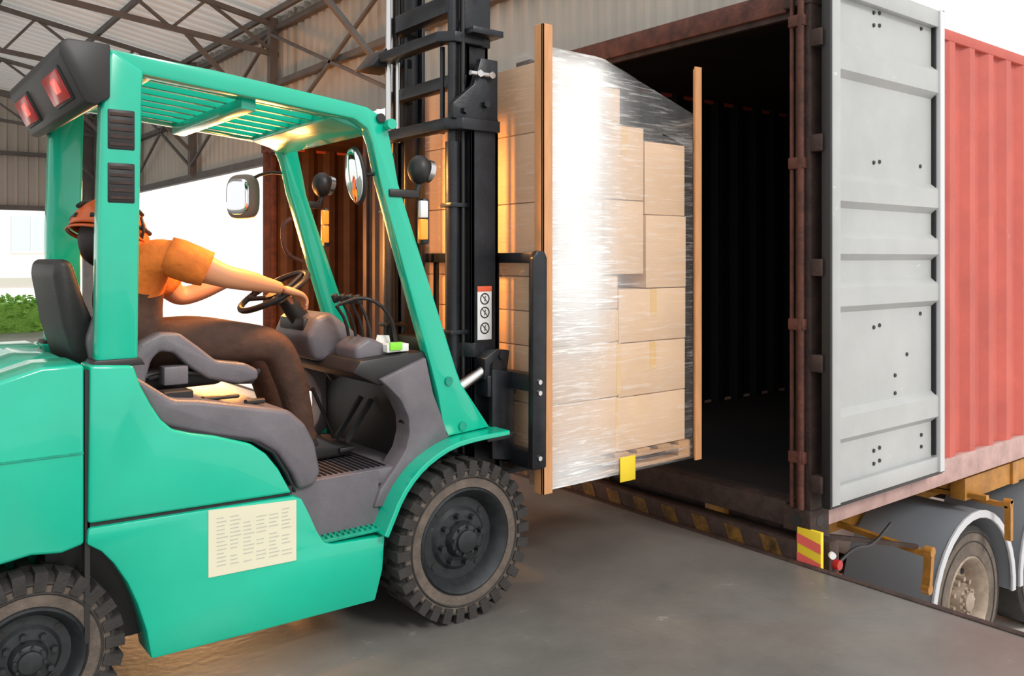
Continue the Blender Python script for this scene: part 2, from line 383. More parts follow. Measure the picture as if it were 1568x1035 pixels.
# ---------------------------------------------------------------- trailer
def wheel(name,c,R,W,rimR,parent,lugs=30,out=-1,dish=.05,nb=8,rimm=RIM):
    s=-out
    prof=[(.012,rimR),(.0,rimR+.012),(.0,rimR+(R-rimR)*.35),(.004,R*.93),(.02,R*.985),(.035,R),(W-.035,R),(W-.02,R*.985),(W-.004,R*.93),(W,rimR+.01),(W-.01,rimR)]
    lathe(name+'_tyre',[(y*s,r) for y,r in prof],c,[RUB,RUBD],parent,64,[0,1,1,0,0,0,0,0,1,1])
    for rr in (.50,.80):
        r0=rimR+(R-rimR)*rr
        lathe(name+'_ring_%d'%(rr*100),[(-.0005*s,r0-.005),(-.005*s,r0),(-.0005*s,r0+.005)],c,RUB,parent,64)
    if lugs:
        bm=bmesh.new()
        for k in range(lugs):
            for side in (0,1):
                a=2*math.pi*(k+.5*side)/lugs
                w=2*math.pi*R/lugs*.29
                y0,y1=((-.006)*s,(W*.5)*s) if side==0 else ((W*.5)*s,(W+.006)*s)
                bm2=bmesh.new()
                addbox(bm2,(R-.045,min(y0,y1),-w),(R+.016,max(y0,y1),w))
                bmesh.ops.transform(bm2,matrix=Matrix.Translation(c)@Matrix.Rotation(-a,4,'Y'),verts=bm2.verts)
                vm={}
                for v in bm2.verts: vm[v]=bm.verts.new(v.co)
                for f in bm2.faces: bm.faces.new([vm[v] for v in f.verts])
                bm2.free()
        finish(bm,name+'_tread',RUB,parent)
    prof=[(.004,rimR+.008),(-.006,rimR),(.006,rimR-.012),(dish*.7,rimR*.86),(dish*1.3,rimR*.80),(dish*1.3,rimR*.62),(dish*1.0,rimR*.55),(dish*.9,rimR*.36),(dish*.2,rimR*.30),(dish*.1,rimR*.24),(dish*.1,0.001)]
    lathe(name+'_rim',[(y*s,r) for y,r in prof],c,rimm,parent,48)
    for k in range(nb):
        a=2*math.pi*k/nb+.2
        x=c[0]+math.cos(a)*rimR*.47; z=c[2]+math.sin(a)*rimR*.47
        cyl(name+'_nut_%d'%k,(x,c[1]+dish*1.0*s,z),(x,c[1]+(dish*.35)*s,z),rimR*.062,rimm,parent,6)
        x=c[0]+math.cos(a+.4)*rimR*.27; z=c[2]+math.sin(a+.4)*rimR*.27
        cyl(name+'_stud_%d'%k,(x,c[1]+dish*.3*s,z),(x,c[1]-.004*s,z),rimR*.035,rimm,parent,6)
    cyl(name+'_cap',(c[0],c[1]+.03*s,c[2]),(c[0],c[1]-.012*s,c[2]),rimR*.22,rimm,parent,24,None,.004)
    for k in range(4):
        a=2*math.pi*k/4+.7
        x=c[0]+math.cos(a)*rimR*.72; z=c[2]+math.sin(a)*rimR*.72
        cyl(name+'_slot_%d'%k,(x,c[1]+dish*1.28*s,z),(x,c[1]+dish*1.22*s,z),rimR*.07,BLK,parent,12)

tr=empty('semi_trailer')
box('chassis_beam_r',(4.1,3.2,-.25),(15.5,3.34,.14),GOLD,tr,.01)
box('chassis_beam_l',(4.1,4.2,-.25),(15.5,4.34,.14),GOLD,tr,.01)
box('outrigger_rail',(5.9,2.62,-.02),(15.5,2.72,.13),GOLD,tr,.006)
for i,x in enumerate((4.15,6.6,9,12)): box('cross_%d'%i,(x,2.6,-.02),(x+.1,4.95,.14),GOLD if i else RUSTD,tr,.006)
bx0=3.99
box('rear_bumper',(bx0,2.62,-.16),(4.10,4.98,.10),RUSTD,tr,.006)
bm=bmesh.new()
y=2.66
while y<4.85:
    v=[bm.verts.new(p) for p in ((bx0-.003,y,-.14),(bx0-.003,y+.11,-.14),(bx0-.003,y+.21,.085),(bx0-.003,y+.10,.085))]
    bm.faces.new(v); y+=.24
finish(bm,'chevrons',mat('chevron_yellow',(.26,.13,.02),.6,0,.85,12),tr,0)
box('marker_board',(3.985,2.49,-.14),(4.01,2.63,.18),YELLOW,tr,.002)
bm=bmesh.new()
for i,z in enumerate((-.13,-.03,.07)):
    v=[bm.verts.new(p) for p in ((3.982,2.49,z),(3.982,2.63,z+.03),(3.982,2.63,z+.08),(3.982,2.49,z+.05))]; bm.faces.new(v)
finish(bm,'marker_stripes',mat('marker_red',(.85,.14,.12),.4),tr,0)
box('lamp_bracket',(4.05,2.48,-.12),(4.14,2.60,.12),RUSTD,tr,.004)
for i,z in enumerate((-.07,.0)):
    cyl('tail_lamp_%d'%i,(4.10,2.48,z),(4.10,2.45,z),.026,TREDD if i else TREDD,tr,20)
cyl('tail_lamp_w',(4.05,2.47,.06),(4.04,2.455,.06),.018,WHITE,tr,16)
tube('air_line',[(4.15,2.5,-.02),(4.3,2.48,.05),(4.5,2.5,.0),(4.8,2.55,.06)],.009,BLACK,tr,2)
lipm=mat('fender_lip',(.55,.57,.60),.4)
trim_=mat('truck_rim',(.45,.36,.28),.5,.2,.4,9)
for cx in (5.95,7.25,8.55):
    for far in (0,1):
        yy=2.62 if not far else 4.94
        wheel('wheel_%d_%d'%(int(cx*10),far),(cx,yy,-.70),.50,.30,.29,tr,lugs=0,out=-1 if not far else 1,dish=.09,nb=10,rimm=trim_)
    pts=[(cx+.60*math.cos(a),-.70+.60*math.sin(a)) for a in [math.radians(t) for t in range(-5,186,10)]]
    ribbon('fender_%d'%int(cx*10),pts,.02,2.58,3.18,GFEND,tr)
    pts=[(cx+.59*math.cos(a),-.70+.59*math.sin(a)) for a in [math.radians(t) for t in range(-5,186,10)]]
    ribbon('fender_lip_%d'%int(cx*10),pts,.05,2.565,2.585,lipm,tr)
    cyl('axle_%d'%int(cx*10),(cx,2.9,-.7),(cx,4.7,-.7),.07,RUSTD,tr)
def yb(nm,x,ya,ybb,z0,z1): 
    beam(nm,(x,ya,z0),(x,ybb,z1),.04,.03,GOLD,tr)
yb('side_bar_a',5.0,3.0,2.42,-.09,-.13)
beam('side_post_a',(5.0,2.42,-.09),(5.0,2.44,-.36),.035,.045,GOLD,tr)
yb('side_bar_b',6.2,3.2,2.47,-.06,-.07)
beam('side_post_b',(6.2,2.47,-.03),(6.2,2.47,-.30),.04,.04,GOLD,tr)
yb('side_bar_c',5.95,3.2,2.5,-.02,.02)
beam('side_brace',(4.3,2.66,.06),(5.0,2.5,-.10),.03,.025,RUSTD,tr)
for i,(x,y,z) in enumerate(((5.0,2.415,-.11),(6.2,2.465,-.05),(5.0,2.43,-.33))): cyl('side_pin_%d'%i,(x,y+.03,z),(x,y-.015,z),.03,GOLD,tr,16)

# ---------------------------------------------------------------- palletised load
ld=empty('pallet_of_cardboard_boxes')
PX0,PX1,PY0,PY1=2.63,3.70,3.11,4.20
lst=[]
for i in range(7):
    x=PX0+i*(PX1-PX0-.10)/6; lst.append(((x,PY0,.58),(x+.10,PY1,.598)))
for y in (PY0,(PY0+PY1)/2-.05,PY1-.1):
    lst.append(((PX0,y,.505),(PX1,y+.1,.523)))
    for x in (PX0,(PX0+PX1)/2-.05,PX1-.1): lst.append(((x,y,.523),(x+.1,y+.1,.562)))
    lst.append(((PX0,y,.562),(PX1,y+.1,.58)))
boxes('pallet',lst,WOOD,ld,.002)
def carton(x0,x1,y0,y1,z0,z1,i):
    j=random.uniform(-.006,.006)
    bm=bmesh.new(); addbox(bm,(x0+.003,y0+j,z0+.0015),(x1-.003,y1+j,z1-.0025))
    bmesh.ops.recalc_face_normals(bm,faces=bm.faces); bev(bm,.004,2)
    finish(bm,'carton_%d'%i,CARD,ld)
    return y0+j
n=0
cols=[(2.645,3.15,[.60,.89,1.17,1.34,1.51]),(3.15,3.675,[.60,.88,1.16,1.44]),
      (2.645,3.05,[1.51,1.87,2.21,2.55]),(3.05,3.345,[1.51,1.90,2.285]),(3.35,3.675,[1.44,1.83,2.22]),(2.95,3.17,[2.285,2.47])]
tapes=[]
for x0,x1,zs in cols:
    for a,b in zip(zs[:-1],zs[1:]):
        if (x0,a)==(3.05,1.51): a=1.515
        x0b=3.052 if x0==2.95 else x0
        for ya,yb_ in ((3.125,3.655),(3.665,4.19)):
            f=carton(x0b,x1,ya,yb_,a,b,n); n+=1
            if ya<3.3 and x1-x0>.25:
                if x1<3.2 and a<1.2: tapes.append(((x1-.012,f-.0015,a+.008),(x1+.016,f+.001,b-.008)))
                elif random.random()<.25: 
                    xc=(x0b+x1)/2; tapes.append(((xc-.025,f-.0012,b-.15),(xc+.025,f+.002,b-.004)))
boxes('packing_tape',tapes,TAPE,ld)
def lboard(nm,x,y,sx,sy,z0,z1,w=.075):
    xs=sorted((x,x+sx*w)); ys=sorted((y,y+sy*w)); t=.012
    yt=sorted((y,y+sy*t)); xt=sorted((x,x+sx*t))
    boxes(nm,[((xs[0],yt[0],z0),(xs[1],yt[1],z1)),((xt[0],ys[0],z0),(xt[1],ys[1],z1))],POSTW,ld,.002)
lboard('edge_board_a',2.590,3.062,1,1,.49,2.70,.062)
lboard('edge_board_b',3.755,3.070,-1,1,.49,2.65,.06)
lboard('edge_board_c',2.590,4.235,1,-1,.52,2.62)
lboard('edge_board_d',3.755,4.235,-1,-1,.52,2.62,.06)
box('yellow_tag',(3.12,3.078,.46),(3.23,3.083,.585),YELLOW,ld,.001)
wm=bpy.data.materials.new('stretch_wrap'); wm.use_nodes=True
nt=wm.node_tree;N=nt.nodes;Lk=nt.links;N.clear()
def math_(op,a,b,clamp=False,c=None):
    m=N.new('ShaderNodeMath'); m.operation=op; m.use_clamp=clamp
    for i,v in enumerate((a,b,c)):
        if v is None: continue
        if isinstance(v,(int,float)): m.inputs[i].default_value=v
        else: Lk.new(v,m.inputs[i])
    return m.outputs[0]
out=N.new('ShaderNodeOutputMaterial');mx=N.new('ShaderNodeMixShader');tp=N.new('ShaderNodeBsdfTransparent');mx2=N.new('ShaderNodeMixShader')
df=N.new('ShaderNodeBsdfDiffuse');df.inputs[0].default_value=(.98,.98,.98,1);gl=N.new('ShaderNodeBsdfGlossy');gl.inputs['Roughness'].default_value=.14
tl=N.new('ShaderNodeTexCoord');mp=N.new('ShaderNodeMapping');mp.inputs['Scale'].default_value=(1.5,1.5,24)
nz=N.new('ShaderNodeTexNoise');nz.inputs['Scale'].default_value=4;nz.inputs['Detail'].default_value=8;nz.inputs['Distortion'].default_value=.9
Lk.new(tl.outputs['Object'],mp.inputs[0]);Lk.new(mp.outputs[0],nz.inputs['Vector'])
nb_=N.new('ShaderNodeTexNoise');nb_.inputs['Scale'].default_value=2.6;nb_.inputs['Detail'].default_value=4;Lk.new(tl.outputs['Object'],nb_.inputs['Vector'])
at=N.new('ShaderNodeAttribute');at.attribute_name='film_glare'
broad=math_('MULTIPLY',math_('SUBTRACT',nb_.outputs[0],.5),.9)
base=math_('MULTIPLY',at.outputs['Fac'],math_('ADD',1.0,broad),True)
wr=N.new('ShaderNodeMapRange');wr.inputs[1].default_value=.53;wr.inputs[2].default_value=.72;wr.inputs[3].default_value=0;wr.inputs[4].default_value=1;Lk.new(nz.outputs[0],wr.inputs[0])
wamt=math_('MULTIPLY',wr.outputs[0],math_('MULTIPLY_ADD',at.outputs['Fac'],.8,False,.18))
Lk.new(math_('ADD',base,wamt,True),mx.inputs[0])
bp=N.new('ShaderNodeBump');bp.inputs['Strength'].default_value=.6;bp.inputs['Distance'].default_value=.02;Lk.new(nz.outputs[0],bp.inputs['Height'])
Lk.new(bp.outputs[0],gl.inputs['Normal'])
bp2=N.new('ShaderNodeBump');bp2.inputs['Strength'].default_value=.10;bp2.inputs['Distance'].default_value=.02;Lk.new(nz.outputs[0],bp2.inputs['Height']);Lk.new(bp2.outputs[0],df.inputs['Normal'])
mx2.inputs[0].default_value=.20
Lk.new(df.outputs[0],mx2.inputs[1]);Lk.new(gl.outputs[0],mx2.inputs[2])
Lk.new(tp.outputs[0],mx.inputs[1]);Lk.new(mx2.outputs[0],mx.inputs[2]);Lk.new(mx.outputs[0],out.inputs[0])
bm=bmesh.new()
path=[(2.625,4.215,.05),(2.606,4.1,.05),(2.606,3.7,.06),(2.606,3.3,.06),(2.606,3.12,.10),(2.610,3.082,.35),(2.66,3.08,.75),(2.72,3.082,.92),(2.80,3.083,.95),(2.88,3.084,.95),(2.96,3.085,.85),(3.02,3.086,.62),(3.08,3.087,.42),(3.16,3.088,.22),(3.28,3.09,.12),(3.45,3.09,.08),(3.735,3.09,.06),(3.74,3.6,.03),(3.74,4.21,.03)]  # third value: wrap opacity, raised to paint the glare on the left part
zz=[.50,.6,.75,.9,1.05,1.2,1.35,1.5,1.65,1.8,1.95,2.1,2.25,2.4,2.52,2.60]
lay=bm.verts.layers.float.new('film_glare')
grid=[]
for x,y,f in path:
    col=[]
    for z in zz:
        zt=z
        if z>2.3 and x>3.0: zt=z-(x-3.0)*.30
        kz=1.0 if z>1.5 else (.36+.64*max(0,(z-1.0)/.5) if z>1.0 else .34)  # painted glare kept strong on the upper wrap, weaker below
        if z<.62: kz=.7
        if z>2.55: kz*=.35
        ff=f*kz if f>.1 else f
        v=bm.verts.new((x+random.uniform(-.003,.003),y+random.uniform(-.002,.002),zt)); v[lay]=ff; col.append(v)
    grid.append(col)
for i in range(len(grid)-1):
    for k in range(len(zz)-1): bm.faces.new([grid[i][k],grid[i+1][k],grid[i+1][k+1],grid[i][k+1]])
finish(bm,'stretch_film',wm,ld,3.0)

# ---------------------------------------------------------------- forklift
fk=empty('forklift')
CY=3.68
def pair(name,pts,ya,yb_,m,bevel=.006,seg=2):
    prism(name+'_near',pts,ya,yb_,m,fk,'Y',bevel,seg)
    prism(name+'_far',pts,2*CY-yb_,2*CY-ya,m,fk,'Y',bevel,seg)
low=[(.66,.692),(.655,.638),(.70,.605),(.74,.555),(.783,.48),(.815,.40),(.845,.30),(.862,.193),(1.30,.186),(1.75,.18),(1.785,.30),(1.796,.441),(1.68,.448),(1.557,.455),(1.52,.47),(1.49,.52),(1.455,.60),(1.425,.66),(1.391,.675),(1.1,.683)]
pair('side_panel',low,3.14,3.30,GREEN,.010)
hood=[(.666,1.238),(.804,1.227),(.826,1.157),(.862,1.085),(.895,1.03),(.935,.99),(1.0,.968),(1.087,.947),(1.222,.90),(1.28,.855),(1.33,.79),(1.375,.705),(1.385,.688),(.66,.706)]
pair('engine_hood_side',hood,3.14,3.30,GREEN,.016,3)
ac=[(.49+.345*math.cos(math.radians(t)),.29+.345*math.sin(math.radians(t))) for t in range(75,196,15)]
cw=[(.648,1.244),(.52,1.243),(.40,1.207),(.25,1.15),(.08,1.06),(-.05,.93),(-.12,.76),(-.13,.5),(-.10,.27),(.13,.22)]+ac[::-1]+[(.648,.64)]
pair('counterweight_side',cw,3.14,3.42,GREEN,.020,3)
cwm=[(.64,1.24),(.52,1.243),(.40,1.207),(.25,1.15),(.08,1.06),(-.05,.93),(-.16,.76),(-.17,.5),(-.12,.27),(.13,.22),(.64,.22)]
prism('counterweight_core',cwm,3.40,3.96,GREEN,fk,'Y',.01)
boxes('counterweight_groove',[((.02,3.136,.945),(.645,3.15,.952)),((.02,4.21,.945),(.645,4.224,.952))],GREEND,fk)
box('chassis_core',(.55,3.27,.24),(1.40,4.09,1.0),BLACK,fk,.01)
box('chassis_front',(1.4,3.36,.20),(2.1,4.00,.63),BLACK,fk,.01)
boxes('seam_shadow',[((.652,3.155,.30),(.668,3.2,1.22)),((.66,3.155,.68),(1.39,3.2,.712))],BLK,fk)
gp=[(.80,1.20),(.86,1.07),(.90,1.0),(1.09,.935),(1.26,.895),(1.34,.84),(1.40,.75),(1.43,.68),(1.50,.69),(1.525,.74),(1.50,.86),(1.46,.94),(1.39,1.005),(1.2,1.045),(1.04,1.08),(.95,1.09)]
prism('engine_cover',gp,3.175,4.185,GREY,fk,'Y',.022,3)
ribbon('cover_seal',[(.87,1.045),(.93,.99),(1.10,.942),(1.24,.905),(1.32,.85),(1.375,.76),(1.41,.68)],.012,3.165,3.19,BLACK,fk)
box('floor_plate',(1.42,3.21,.64),(2.05,4.14,.705),GREY,fk,.006)
prism('step_riser',[(1.40,.70),(1.80,.70),(1.80,.52),(1.79,.46),(1.48,.46),(1.42,.60)],3.205,3.34,GREY,fk,'Y',0)
lst=[]
for i in range(16): lst.append(((1.47+i*.025,3.24,.705),(1.48+i*.025,3.6,.710)))
boxes('floor_mat_ribs',lst,BLACK,fk)
box('step_tread',(1.50,3.145,.462),(1.79,3.30,.474),GREEND,fk,.002)
lst=[]
for i in range(11):
    for j in range(4): lst.append(((1.515+i*.025,3.155+j*.035,.474),(1.527+i*.025,3.175+j*.035,.482)))
boxes('step_studs',lst,GREEND,fk)
cow=[(1.80,1.085),(1.90,1.12),(2.03,1.165),(2.045,1.10),(2.07,1.0),(2.12,.88),(2.16,.80),(2.06,.76),(1.97,.68),(1.90,.60),(1.86,.54),(1.77,.55),(1.80,.62),(1.87,.70),(1.925,.77),(1.945,.84),(1.94,.91),(1.90,.99),(1.85,1.04)]
pair('cowl',cow,3.19,3.31,GREY,.010)
box('dash_panel',(1.97,3.28,.60),(2.10,4.08,1.14),BLACK,fk,.01)
prism('dash_top',[(1.68,1.12),(1.72,1.17),(1.85,1.18),(2.03,1.19),(2.06,1.15),(2.06,1.08),(1.95,1.04),(1.80,1.06)],3.21,4.15,BLACK,fk,'Y',.012)
prism('instrument_pod',[(1.66,1.14),(1.62,1.25),(1.66,1.34),(1.74,1.36),(1.88,1.25),(2.0,1.19),(1.98,1.12)],3.52,3.90,GREY,fk,'Y',.03,3)
box('gauge_panel',(1.63,3.58,1.27),(1.66,3.84,1.33),BLACK,fk,.008)
prism('lever_console',[(1.74,1.14),(1.73,1.22),(1.80,1.26),(1.95,1.19),(1.98,1.13)],3.28,3.48,GREY,fk,'Y',.02,3)
for i,(y,x) in enumerate(((3.31,1.83),(3.36,1.82),(3.41,1.81),(3.46,1.80))):
    tube('lever_%d'%i,[(x,y,1.2),(x-.02,y,1.32),(x-.07,y-.0,1.42-.01*i)],.007,BLACK,fk)
    cyl('knob_%d'%i,(x-.065,y,1.405),(x-.08,y,1.44),.016,BLACK,fk,14,None,.005)
tube('cable_loop',[(1.95,3.30,1.18),(1.90,3.27,1.36),(1.78,3.28,1.44),(1.68,3.34,1.40)],.008,BLACK,fk,2)
cyl('column',(1.60,3.70,1.42),(1.86,3.70,1.05),.045,BLACK,fk)
cyl('brake_lever',(1.78,3.58,.78),(1.66,3.55,1.02),.008,BLACK,fk,10)
for i,y in enumerate((3.50,3.60)): 
    beam('pedal_arm_%d'%i,(1.93,y,.95),(1.80,y,.77),.02,.02,BLACK,fk); box('pedal_%d'%i,(1.75,y-.04,.735),(1.83,y+.04,.755),BLACK,fk,.004)
prism('paper_sheet',[(1.86,3.235),(1.97,3.24),(1.975,3.33),(1.87,3.34)],1.192,1.225,PAPER,fk,'Z',.001)
prism('paper_flap',[(1.85,1.19),(1.87,1.26),(1.93,1.255),(1.94,1.195)],3.34,3.343,PAPER,fk,'Y',0)
box('green_pack',(1.87,3.225,1.20),(1.93,3.235,1.235),TOYG,fk,.002)
SW=Vector((1.545,3.70,1.45)); nrm=Vector((-.5,0,.87)).normalized(); u=Vector((0,1,0)); w=nrm.cross(u).normalized()
R=.165
tube('steering_wheel_rim',[tuple(SW+u*R*math.cos(a)+w*R*math.sin(a)) for a in [k*2*math.pi/28 for k in range(28)]],.014,BLACK,fk,0,True,10)
for a in (.5,2.6,4.7):
    p=SW+u*R*math.cos(a)+w*R*math.sin(a); q=SW-nrm*.03
    tube('spoke_%d'%(a*10),[tuple(q),tuple(p)],.011,BLACK,fk,0)
cyl('wheel_hub',tuple(SW-nrm*.05),tuple(SW-nrm*.005),.045,BLACK,fk)
kn=SW+u*R*math.cos(.1)+w*R*math.sin(.1)
cyl('spinner_knob',tuple(kn),tuple(kn+nrm*.05),.02,BLACK,fk,16,None,.005)
prism('seat_cushion',[(.70,1.08),(.70,1.17),(.80,1.165),(1.05,1.17),(1.22,1.19),(1.25,1.15),(1.22,1.09)],3.44,3.92,SEATB,fk,'Y',.025,3)
prism('seat_back',[(.70,1.14),(.64,1.35),(.605,1.55),(.62,1.60),(.67,1.59),(.71,1.45),(.77,1.3),(.80,1.16)],3.44,3.92,SEATB,fk,'Y',.03,3)
prism('seat_side',[(.74,1.12),(.71,1.3),(.74,1.40),(.80,1.42),(.85,1.34),(.88,1.22),(.88,1.12)],3.40,3.46,GREY,fk,'Y',.02,3)
for nm,yy in (('near',3.34),('far',3.94)):
    prism('hip_restraint_'+nm,[(.80,1.09),(.82,1.20),(.88,1.285),(.95,1.32),(1.02,1.315),(1.09,1.26),(1.16,1.20),(1.28,1.18),(1.33,1.15),(1.33,1.11),(1.25,1.10),(1.13,1.13),(1.06,1.18),(1.0,1.24),(.95,1.25),(.92,1.22),(.90,1.15),(.89,1.09)],yy,yy+.08,GREY,fk,'Y',.014,3)
    box('seat_switch_box_'+nm,(.96,yy-.01,1.12),(1.05,yy+.06,1.19),GREY,fk,.006)
tube('seat_belt',[(.93,3.42,1.14),(1.05,3.38,1.17),(1.3,3.36,1.09),(1.34,3.36,1.15)],.012,BLACK,fk)
boxes('cover_clutter',[((.93,3.24,1.075),(1.04,3.32,1.11)),((1.08,3.25,1.06),(1.22,3.29,1.075)),((1.24,3.24,1.03),(1.32,3.27,1.05))],BLACK,fk,.005)
rp_=[(.695,1.235),(.83,1.235),(.835,1.7),(.845,2.20),(.85,2.26),(.74,2.325),(.715,2.26),(.70,1.7)]
pair('guard_rear_pillar',rp_,3.18,3.26,GREEN,.014,3)
pair('pillar_foot',[(.67,1.225),(.85,1.225),(.835,1.25),(.685,1.25)],3.165,3.28,BLACK,.004)
for nm,yo in (('near',3.176),('far',2*CY-3.176)):
    for j,(z0,z1) in enumerate(((1.975,2.115),(1.79,1.93))):
        y0,y1=sorted((yo,yo+(.012 if nm=='near' else -.012)))
        box('vent_%s_%d'%(nm,j),(.728,y0,z0),(.818,y1,z1),BLACK,fk,.006)
        boxes('slats_%s_%d'%(nm,j),[((.735,min(yo-.004,yo+.004),z0+.014+i*.026),(.811,max(yo-.004,yo+.004),z0+.024+i*.026)) for i in range(5)],RUSTD,fk)
rail=[(.73,2.325),(1.10,2.30),(1.45,2.265),(1.66,2.243),(1.74,2.232),(1.80,2.205),(1.84,2.15),(1.87,2.02),(1.89,1.92),(2.01,1.59),(2.19,1.10),(2.22,1.03),(2.38,.815),(2.13,.80),(2.09,1.0),(2.055,1.12),(1.905,1.59),(1.80,1.93),(1.765,2.08),(1.74,2.14),(1.68,2.175),(1.45,2.195),(1.10,2.225),(.83,2.25)]
pair('guard_frame',rail,3.19,3.255,GREEN,.010,2)
for nm,ys in (('near',(3.186,3.19)),('far',(4.17,4.174))):
    for i,(x,z) in enumerate(((1.80,2.19),(2.145,1.05),(2.22,.84))):
        cyl('guard_bolt_%s_%d'%(nm,i),(x,ys[0]-.006,z),(x,ys[1]+.006,z),.02,GREEND if i else BLACK,fk,16)
for i in range(7):
    y=3.30+i*.127
    prism('roof_slat_%d'%i,[(.84,2.30),(1.74,2.215),(1.74,2.175),(.84,2.255)],y-.012,y+.012,GREEN,fk,'Y',.003,1)
prism('roof_cross_rear',[(.74,2.32),(.90,2.31),(.90,2.25),(.80,2.235),(.74,2.24)],3.24,4.12,GREEN,fk,'Y',.008)
prism('roof_cross_front',[(1.60,2.245),(1.76,2.225),(1.79,2.17),(1.77,2.12),(1.70,2.15),(1.60,2.175)],3.24,4.12,GREEN,fk,'Y',.008)
prism('roof_cross_mid',[(1.22,2.22),(1.28,2.215),(1.28,2.17),(1.22,2.175)],3.24,4.12,GREEN,fk,'Y',.006)
cyl('guard_end_pipe',(1.835,3.15,2.165),(1.835,3.21,2.165),.022,GREEN,fk)
prism('rear_lamp_housing',[(.735,2.335),(.60,2.335),(.575,2.315),(.575,2.285),(.655,2.125),(.69,2.12),(.735,2.15)],3.165,4.195,BLACK,fk,'Y',.008,2)
fd=Vector((.655-.575,0,2.125-2.285)).normalized(); fnm=Vector((fd.z,0,-fd.x)); fnm=fnm if fnm.x<0 else -fnm
for i,y in enumerate((3.39,3.99)):
    c=Vector((.615,y,2.205))+fnm*.002
    Mx=Matrix.Translation(c)@Matrix((( fd.x,0,fnm.x,0),(0,1,0,0),(fd.z,0,fnm.z,0),(0,0,0,1)))
    for nm,mm,b0,b1 in (('tail_lamp_bezel_%d',BLACK,(-.062,-.135,-.01),(.062,.135,.006)),('tail_lamp_body_%d',TREDD,(-.052,-.125,-.01),(.052,.125,.014)),('tail_bulb_%d',TRED,(-.028,-.075,0),(.022,.0,.018))):
        bmx=bmesh.new(); addbox(bmx,b0,b1); bmesh.ops.recalc_face_normals(bmx,faces=bmx.faces); bev(bmx,.006,2)
        bmesh.ops.transform(bmx,matrix=Mx,verts=bmx.verts); finish(bmx,nm%i,mm,fk)
fe=smoothpts([(1.775,.45),(1.80,.50),(1.85,.60),(1.92,.68),(2.0,.735),(2.11,.78),(2.24,.795),(2.42,.80)],1)
ribbon('front_fender_near',fe,.022,3.09,3.32,GREEN,fk)
ribbon('front_fender_far',fe,.022,4.04,4.27,GREEN,fk)
prism('fender_plate_near',[(1.80,.45),(1.86,.59),(1.93,.675),(2.01,.725),(2.12,.77),(2.35,.785),(2.35,.74),(2.1,.70),(1.95,.58),(1.86,.44)],3.30,3.33,BLACK,fk,'Y',0)
prism('fender_toe',[(2.30,.80),(2.45,.80),(2.47,.785),(2.42,.77),(2.30,.77)],3.10,3.22,BLACK,fk,'Y',.004)
wheel('front_wheel_near',(2.18,3.10,.35),.336,.22,.225,fk,lugs=30,dish=.05)
wheel('front_wheel_far',(2.18,4.26,.35),.336,.22,.225,fk,lugs=30,dish=.05,out=1)
wheel('rear_wheel_near',(.49,3.16,.285),.272,.18,.165,fk,lugs=26,dish=.04)
wheel('rear_wheel_far',(.49,4.20,.285),.272,.18,.165,fk,lugs=26,dish=.04,out=1)
cyl('front_axle',(2.18,3.3,.35),(2.18,4.06,.35),.09,BLACK,fk)
cyl('rear_axle',(.49,3.3,.285),(.49,4.06,.285),.05,BLACK,fk)
prism('capacity_label',[(1.06,.435),(1.40,.425),(1.40,.66),(1.06,.68)],3.137,3.142,CREAM,fk,'Y',0)
lst=[]
for r in range(13):
    for cc in range(6):
        x=1.09+cc*.05; z=.645-r*.0145+(-.006*cc)*.35
        if random.random()<.85: lst.append(((x,3.1362,z-.002),(x+random.uniform(.025,.042),3.138,z+.002)))
boxes('label_print',lst,INK,fk)
def channel(nm,x0,x1,y0,y1,z0,z1,sgn):
    t=.014
    if sgn>0: web=((x0,y0,z0),(x1,y0+t,z1))
    else: web=((x0,y1-t,z0),(x1,y1,z1))
    boxes(nm,[web,((x0,y0,z0),(x0+.02,y1,z1)),((x1-.02,y0,z0),(x1,y1,z1))],MASTM,fk,.002)
channel('mast_outer_near',2.35,2.51,3.30,3.365,.12,2.27,1)
channel('mast_outer_far',2.35,2.51,3.995,4.06,.12,2.27,-1)
channel('mast_inner_near',2.37,2.50,3.37,3.42,.62,3.75,1)
channel('mast_inner_far',2.37,2.50,3.94,3.99,.62,3.75,-1)
for nm,y in (('near',3.37),('far',3.96)):
    cyl('lift_cylinder_'+nm,(2.29,y,.25),(2.29,y,2.15),.034,MASTM,fk)
    cyl('lift_rod_'+nm,(2.29,y,2.15),(2.29,y,3.7),.022,STEEL if nm=='far' else MASTM,fk)
    sg=1 if nm=='far' else -1
    for j in range(2): tube('hose_%s_%d'%(nm,j),[(2.33,y+sg*(.0+.03*j),.6),(2.33,y+sg*(.0+.03*j),3.6)],.011,BLACK,fk,0)
    for z in (1.25,1.85): box('clamp_%s_%.1f'%(nm,z),(2.25,y-.045,z-.01),(2.36,y+.045,z+.01),MASTM,fk,.002)
def cross(nm,z,x0,x1,h=.07,ya=3.29,yb_=4.07):
    pts=[(x1,ya),(x0+.06,ya),(x0,ya+.07),(x0,yb_-.07),(x0+.06,yb_),(x1,yb_),(x1,yb_-.05),(x0+.07,yb_-.10),(x0+.07,ya+.10),(x1,ya+.05)]
    prism(nm,pts,z,z+h,MASTM,fk,'Z',.005)
cross('mast_cross_top',2.20,2.22,2.50,.055,3.27,4.09)
cross('mast_cross_mid',1.13,2.30,2.40,.07)
cross('mast_cross_low',.25,2.30,2.40,.12)
cross('inner_cross_a',2.62,2.22,2.45,.05,3.33,4.03)
cross('inner_cross_b',2.78,2.30,2.45,.09,3.37,3.99)
cross('inner_cross_c',3.05,2.30,2.45,.08,3.37,3.99)
cross('inner_cross_d',2.42,2.30,2.42,.06,3.37,3.99)
box('top_plate',(2.34,3.27,2.66),(2.52,3.45,2.69),MASTM,fk,.003)
